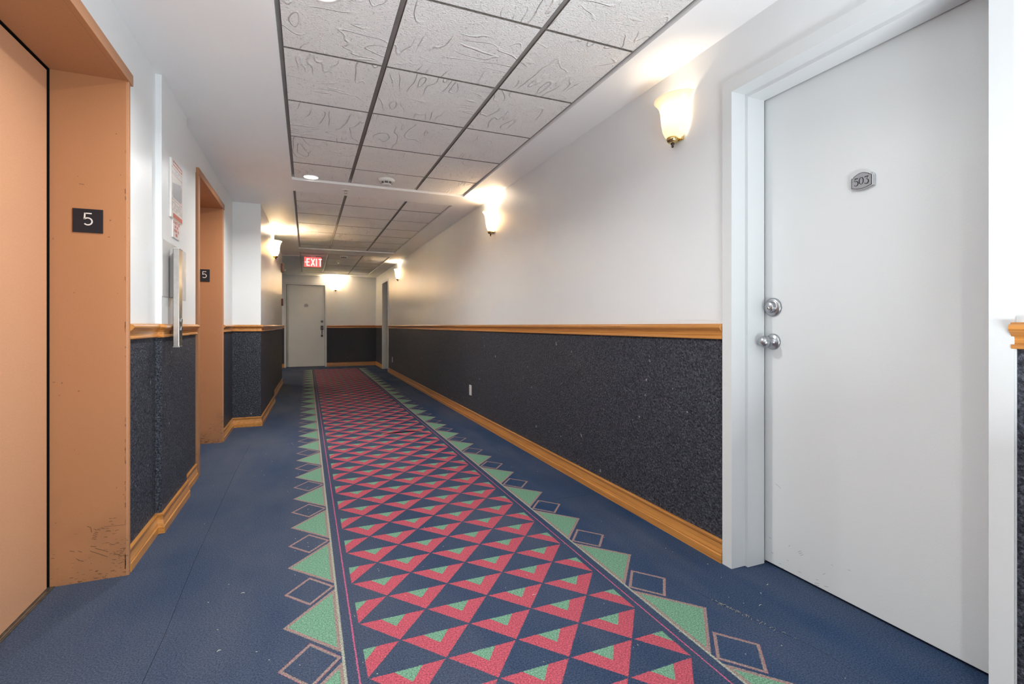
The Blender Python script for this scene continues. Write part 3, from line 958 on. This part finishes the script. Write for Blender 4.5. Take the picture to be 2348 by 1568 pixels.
def five(mb, O, U, V, N, s):
    def st(pts, w): mb.stroke([(a * s, b_ * s) for a, b_ in pts], w * s, O, U, V, N, 0.0012)
    st([(0.25, 0.955), (-0.17, 0.955)], 0.09)
    st([(-0.18, 1.0), (-0.215, 0.48)], 0.095)
    st(arc(0.0, 0.32, 0.275, 0.275, 141, -140, 26), 0.095)


def floor_sign(y, x0, x1, z0, z1, label):
    root = empty('floor_number_sign', ((x0 + x1) / 2, y, (z0 + z1) / 2), label=label, cat='sign', group='elevator floor number signs')
    w, h_ = (x1 - x0) / 2, (z1 - z0) / 2
    U, V, Nn = (1, 0, 0), (0, 0, 1), (0, -1, 0)
    MB().cbox(-w, w, -0.003, 0, -h_, h_, 0.0007).build('plate', M['signblack'], root)
    d = MB(); five(d, Vector((0.0, -0.003, -h_ * 0.39)), U, V, Nn, h_ * 1.06)
    d.build('digit', M['signwhite'], root)
    br = MB()
    for i, (a, b_) in enumerate(((-0.006, 0.004), (0, 0), (0.006, 0.004), (0.0, -0.006))):
        br.lathe([(0.0009, 0), (0.0009, 0.0005), (0, 0.0009)], frame((a, -0.003, -h_ * 0.66 + b_), (1, 0, 0), (0, 0, 1), (0, -1, 0)), 8)
    tag(br.build('braille_dots', M['signblack'], root), kind='stuff')
    return root


floor_sign(2.6615, -0.921, -0.816, 1.499, 1.601, 'black plate with a 5 on the jamb of the nearest elevator')
floor_sign(5.3445, -0.924, -0.837, 1.508, 1.624, 'smaller looking black plate with a 5 inside the second elevator opening')

# ------------------------------------------------------------------ wall sconces
SH = [(0.030, 0.030), (0.045, 0.038), (0.066, 0.058), (0.078, 0.085), (0.084, 0.118), (0.0875, 0.150), (0.0905, 0.180), (0.096, 0.202), (0.107, 0.222), (0.120, 0.237), (0.1255, 0.242),
      (0.1235, 0.2435), (0.117, 0.240), (0.104, 0.225), (0.093, 0.204), (0.0875, 0.180), (0.0845, 0.150), (0.081, 0.118), (0.075, 0.087), (0.063, 0.061), (0.043, 0.041), (0.030, 0.034)]


def sconce(x, y, rz, label, first=[None]):
    """half-bell glass shade on the wall; local -Y is away from the wall"""
    if first[0] is None:
        r = empty('wall_sconce', (x, y, 2.032), rz, label, 'wall lamp', 'glass half-bell wall sconces')
        Mx = frame((0, -0.007, 0), (1, 0, 0), (0, 1, 0), (0, 0, 1))
        MB().lathe(SH, Mx, 28, PI, 2 * PI, sq=0.88).build('shade', M['shade'], r, fix=False)
        bp = MB().cbox(-0.045, 0.045, -0.012, 0.0, 0.02, 0.15, 0.004)
        bp.build('backplate', M['brass'], r)
        Mc = frame((0, -0.036, 0), (1, 0, 0), (0, 1, 0), (0, 0, 1))
        c = MB().lathe([(0.0, 0.010), (0.018, 0.012), (0.026, 0.018), (0.029, 0.026), (0.031, 0.030), (0.031, 0.036), (0.028, 0.041), (0.0, 0.041)], Mc, 24)
        cp = c.build('cap', M['brass'], r)
        c = MB().lathe([(0.0, -0.012), (0.005, -0.010), (0.0065, -0.004), (0.004, 0.001), (0.0085, 0.004), (0.010, 0.012), (0.0, 0.012)], Mc, 16)
        c.build('finial', M['darkmetal'], r)
        first[0] = r
        return r
    r = first[0].copy(); COL.objects.link(r)
    r.location = (x, y, 2.032); r.rotation_euler = (0, 0, rz); r['label'] = label
    for ch in first[0].children:
        c = ch.copy(); c.parent = r; COL.objects.link(c)
    return r


SC = [(XR, 2.045, -PI / 2, 'lit glass wall sconce nearest on the right, next to door 503'),
      (XR, 4.79, -PI / 2, 'lit glass wall sconce in the middle of the long right wall'),
      (XR, 10.42, -PI / 2, 'lit glass wall sconce furthest along the right wall, before the recessed door'),
      (0.715, YF, 0.0, 'lit glass wall sconce on the end wall beside the far door'),
      (-0.4355, 7.62, PI / 2 + 0.0204 * -1, 'lit glass wall sconce on the left wall beyond the elevators')]
for i, (x, y, rz, lab) in enumerate(SC):
    s = sconce(x, y, rz, lab)
    dx, dy = math.sin(rz) * 1.0, -math.cos(rz) * 1.0       # away from the wall
    bl = lamp('sconce_bulb', 'POINT', (x + dx * 0.046, y + dy * 0.046, 2.032 + 0.162), SCONCE_E[i], SCONCE_C, shadow_soft_size=0.022)

# ------------------------------------------------------------------ recessed downlights
def downlight(x, y, z, label, e=1.0):
    r = empty('downlight', (x, y, z), label=label, cat='ceiling lamp', group='recessed downlights')
    Md = frame((0, 0, 0), (1, 0, 0), (0, -1, 0), (0, 0, -1))
    MB().lathe([(0.060, -0.001), (0.074, 0.0), (0.078, 0.002), (0.074, 0.005), (0.066, 0.006), (0.061, 0.003), (0.060, -0.001)], Md, 40).build('trim_ring', M['plastic'], r)
    MB().lathe([(0.0, 0.004), (0.035, 0.0038), (0.061, 0.002), (0.061, 0.0), (0.0, 0.0)], Md, 40).build('lens', M['lens'], r)
    lamp('downlight_lamp', 'AREA', (x, y, z - 0.012), DOWN_E * e, DOWN_C, (0, 0, 0), shape='DISK', size=0.11, spread=math.radians(154))
    return r


downlight(0.06, 2.13, ZT - 0.001, 'round recessed downlight at the top edge, above the nearest elevator', 0.8)
downlight(0.06, -0.59, ZS - 0.001, 'added round recessed downlight, unseen in the plaster behind the viewer', 0.75)  # added downlight out of view, brightens the lower near door
downlight(0.035, 4.85, ZT - 0.001, 'round recessed downlight in the corner of the first tiled bay')

# ------------------------------------------------------------------ smoke detectors and sprinklers
def smoke(x, y, label):
    r = empty('smoke_detector', (x, y, ZT), label=label, cat='smoke detector', group='ceiling smoke detectors')
    Md = frame((0, 0, 0), (1, 0, 0), (0, -1, 0), (0, 0, -1))
    MB().lathe([(0, 0), (0.074, 0), (0.076, 0.004), (0.076, 0.016), (0.070, 0.024), (0.058, 0.029), (0.0, 0.029)], Md, 40).build('base', M['plastic'], r)
    MB().lathe([(0.052, 0.028), (0.050, 0.044), (0.0, 0.044)], Md, 32).build('grille', M['grille'], r)
    MB().lathe([(0.0, 0.046), (0.036, 0.046), (0.042, 0.0435), (0.040, 0.052), (0.030, 0.055), (0.0, 0.055)], Md, 32).build('cover', M['plastic'], r)
    for i in range(8):
        a = i * PI / 4 + 0.2
        c, s_ = math.cos(a), math.sin(a)
        v = MB().tube([(0.054 * c, 0.054 * s_, -0.028), (0.050 * c, 0.050 * s_, -0.040), (0.041 * c, 0.041 * s_, -0.050)], 0.0035, 6)
        v.build('rib', M['plastic'], r)
    return r


def sprinkler(x, y, z, label):
    r = empty('sprinkler_head', (x, y, z), label=label, cat='sprinkler', group='ceiling sprinkler heads')
    Md = frame((0, 0, 0), (1, 0, 0), (0, -1, 0), (0, 0, -1))
    MB().lathe([(0, 0), (0.040, 0), (0.041, 0.002), (0.036, 0.006), (0.022, 0.007), (0.018, 0.004), (0, 0.004)], Md, 28).build('escutcheon', M['plastic'], r)
    b_ = MB().lathe([(0.0, 0.004), (0.010, 0.004), (0.010, 0.012), (0.006, 0.016), (0, 0.016)], Md, 16)
    for s_ in (-1, 1):
        b_.tube([(s_ * 0.008, 0, -0.010), (s_ * 0.013, 0, -0.022), (s_ * 0.003, 0, -0.036)], 0.0022, 6)
    b_.build('yoke', M['steel'], r)
    MB().lathe([(0, 0.036), (0.016, 0.036), (0.017, 0.0375), (0, 0.0385)], Md, 20).build('deflector', M['steel'], r)
    return r


smoke(0.680, 4.66, 'white smoke detector on the tiles of the first bay, beside the downlight')
smoke(0.665, 10.10, 'white smoke detector on the furthest tiled bay, right of the exit sign')
sprinkler(0.354, 5.12, ZS, 'small white sprinkler head on the plaster strip between the first two bays')
sprinkler(0.625, 11.05, ZT, 'small white sprinkler head in the furthest tiled bay')

# ------------------------------------------------------------------ exit sign
XS = empty('exit_sign', (0.111, 10.40, ZT), label='lit red EXIT sign hanging from the far tiled bay', cat='exit sign')
w, z0, z1 = 0.163, -0.222, -0.014
MB().cbox(-w, w, -0.020, 0.020, z0, z1, 0.003).build('housing', plain('exit_housing', (0.22, 0.19, 0.18, 1), 0.4), XS)
MB().box(-w + 0.004, w - 0.012, -0.0225, -0.020, z0 + 0.010, z1 - 0.004).build('face', M['exit_red'], XS)
MB().cbox(-0.05, 0.05, -0.018, 0.018, z1, 0.0, 0.002).build('canopy', M['plastic'], XS)
O = Vector((0, -0.0225, z0 + 0.030)); U, V, Nn = (1, 0, 0), (0, 0, 1), (0, -1, 0)
H_ = 0.145
L = {'E': [[(0, 0), (0, 1)], [(0, .93), (.36, .93)], [(0, .52), (.30, .52)], [(0, .07), (.36, .07)]],
     'X': [[(0, 0), (.42, 1)], [(0, 1), (.42, 0)]], 'I': [[(.05, 0), (.05, 1)]], 'T': [[(.22, 0), (.22, 1)], [(0, .93), (.44, .93)]]}
cx = -0.108
for ch, adv in (('E', 0.52), ('X', 0.60), ('I', 0.30), ('T', 0.5)):
    g = MB()
    for i, st in enumerate(L[ch]):
        w_ = 0.022 if (ch in 'XI' or i == 0) else 0.019
        g.stroke([(cx + a * H_, b_ * H_) for a, b_ in st], w_, O + Vector((0, -0.0002 * i, 0)), U, V, Nn, 0.0015)
    g.build('letter', M['exit_letter'], XS)
    cx += adv * H_
g = MB().plate([(-0.150, 0.073), (-0.128, 0.095), (-0.128, 0.051)], O, U, V, Nn, 0.0015)
g.build('arrow', M['exit_letter'], XS)

# ------------------------------------------------------------------ call station and notices between the elevators
XB = -0.714
U, V, Nn = (0, 1, 0), (0, 0, 1), (1, 0, 0)
CS = empty('call_station', (XB, 3.43, 1.40), label='brushed steel elevator call station with two buttons between the elevators', cat='call station')
MB().box(0, 0.003, 3.152 - 3.43, 3.705 - 3.43, -0.142, 0.165).build('backplate', M['faceplate'], CS)
MB().box(0.003, 0.034, 3.300 - 3.43, 3.372 - 3.43, -0.140, 0.130).build('side_box', M['faceplate'], CS, bevel=0.001)
# column standing proud of the wall, long enough to cross the rail
y0_, y1_ = 3.222 - 3.43, 3.300 - 3.43
MB().cbox(0.036, 0.063, y0_, y1_, -0.414, 0.124, 0.0015).build('column', M['steel'], CS)
MB().box(0.0345, 0.036, y0_ + 0.002, y1_ - 0.002, -0.412, 0.122).build('column_back', M['darkmetal'], CS)
MB().cbox(0.0335, 0.0655, y0_ - 0.002, y1_ + 0.003, -0.420, -0.414, 0.001).build('end_cap', M['steel'], CS)
MB().cbox(0.0335, 0.0655, y0_ - 0.002, y1_ + 0.003, 0.124, 0.128, 0.001).build('end_cap', M['faceplate'], CS)
for zz in (-0.274, -0.321):
    b_ = MB().lathe([(0, 0), (0.016, 0), (0.016, 0.003), (0.013, 0.006), (0.011, 0.005), (0, 0.005)], frame((0.063, (y0_ + y1_) / 2 + 0.008, zz), (0, 1, 0), (0, 0, 1), (1, 0, 0)), 24)
    b_.build('button', M['chrome'], CS)

NP = empty('fire_notice', (XB, 3.434, 1.882), label='framed notice with red header and grey floor plan, above the call station', cat='notice')
hw, hh = 0.131, 0.168
MB().cbox(0, 0.010, -hw, hw, -hh, hh, 0.002).build('backing', M['plastic'], NP)
MB().box(0.010, 0.0106, -hw + 0.006, hw - 0.004, -hh + 0.004, hh - 0.004).build('sheet', M['paper'], NP)
MB().box(0.0106, 0.0110, -hw + 0.040, hw - 0.006, hh - 0.034, hh - 0.006).build('header', M['red'], NP)
MB().box(0.0106, 0.0110, -hw + 0.040, hw - 0.004, -hh + 0.004, -hh + 0.030).build('footer', M['red'], NP)
pr = MB()
pr.plate([(-0.105, 0.030), (0.090, 0.062), (0.112, 0.040), (0.112, -0.035), (0.095, -0.050), (-0.090, -0.050), (-0.108, -0.030)], (0.0106, 0, 0), U, V, Nn, 0.0004)
pr.build('floor_plan', M['greyprint'], NP)
tx = MB()
for zz in (0.085, -0.062, 0.120):
    tx.box(0.0106, 0.0109, -hw + 0.010, hw - 0.008, zz, zz + 0.0022)
tx.box(0.0106, 0.0109, -hw + 0.009, -hw + 0.011, -hh + 0.01, hh - 0.04).box(0.0106, 0.0109, hw - 0.010, hw - 0.008, -hh + 0.03, hh - 0.01)
tag(tx.build('rule_lines', M['red'], NP), kind='stuff')
tx = MB()
for zz in [0.112, 0.103, 0.094] + [-0.072 - 0.0085 * i for i in range(7)]:
    a = -hw + 0.018
    while a < hw - 0.03:
        l = random.uniform(0.012, 0.04)
        if random.random() < 0.75: tx.box(0.0106, 0.0109, a, min(a + l, hw - 0.014), zz, zz + 0.0035)
        a += l + 0.006
tag(tx.build('print', M['greyprint'], NP), kind='stuff')
tx = MB()
a = -hw + 0.046
for l in (0.028, 0.036, 0.022, 0.050, 0.028):
    tx.box(0.0110, 0.0113, a, a + l, hh - 0.027, hh - 0.015); a += l + 0.007
tag(tx.build('header_print', M['paper'], NP), kind='stuff')

FS = empty('fire_sign', (XB, 3.441, 1.657), label='small white sign with red lettering below the framed notice', cat='sign')
MB().cbox(0, 0.006, -0.078, 0.078, -0.048, 0.058, 0.001).build('plate', M['paper'], FS)


def text_mesh(name, body, size, loc, parent, mat, X, Y, Z):
    cu = bpy.data.curves.new(name, 'FONT')
    cu.body = body; cu.size = size; cu.align_x = 'CENTER'; cu.align_y = 'CENTER'; cu.extrude = 0.0003; cu.resolution_u = 3
    cu.space_line = 0.92
    t = bpy.data.objects.new(name, cu)
    me = bpy.data.meshes.new_from_object(t)
    bpy.data.objects.remove(t); bpy.data.curves.remove(cu)
    me.name = name
    me.transform(frame(loc, X, Y, Z))
    me.materials.append(mat)
    o = bpy.data.objects.new(name, me); COL.objects.link(o); o.parent = parent
    return o


text_mesh('lettering', 'DO NOT USE\nIN THE\nEVENT OF\nFIRE', 0.0255, (0.0063, 0, 0.006), FS, M['red'], (0, 1, 0), (0, 0, 1), (1, 0, 0))

# ------------------------------------------------------------------ wall outlets, alarm devices
def outlet(y, z, label):
    r = empty('wall_outlet', (XR, y, z), label=label, cat='outlet', group='outlets on the dark right wall')
    MB().cbox(-0.007, 0, -0.038, 0.038, -0.060, 0.060, 0.002).build('cover_plate', M['outlet'], r)
    MB().cbox(-0.0095, -0.006, -0.018, 0.018, -0.035, 0.035, 0.001).build('receptacle', M['plastic'], r)
    for zz in (-0.018, 0.018):
        for yy in (-0.006, 0.006):
            MB().box(-0.0100, -0.0094, yy - 0.001, yy + 0.001, zz - 0.004, zz + 0.004).build('slot', M['ink'], r)


outlet(5.573, 0.340, 'white outlet low on the dark right wall, nearer one')
outlet(11.33, 0.335, 'white outlet low on the dark right wall, far one near the recessed door')
gx = lambda y: G_A[0] + (y - G_A[1]) * (G_B[0] - G_A[0]) / (G_B[1] - G_A[1])
AS = empty('fire_strobe', (gx(10.05), 10.05, 2.17), label='dark red fire alarm strobe high at the far left corner', cat='fire alarm')
MB().cbox(0, 0.045, -0.055, 0.055, -0.085, 0.080, 0.004).build('housing', M['alarmred'], AS)
MB().lathe([(0, 0), (0.022, 0), (0.020, 0.018), (0.012, 0.030), (0, 0.033)], frame((0.045, 0.0, -0.045), (0, 1, 0), (0, 0, 1), (1, 0, 0)), 20).build('strobe_lens', M['plastic'], AS)
PS = empty('pull_station', (gx(10.12), 10.12, 1.535), label='dark red fire alarm pull station at the far left corner', cat='fire alarm')
MB().cbox(0, 0.030, -0.045, 0.045, -0.065, 0.065, 0.003).build('housing', M['alarmred'], PS)
MB().cbox(0.030, 0.040, -0.034, 0.034, -0.020, 0.012, 0.003).build('pull_bar', M['plastic'], PS)
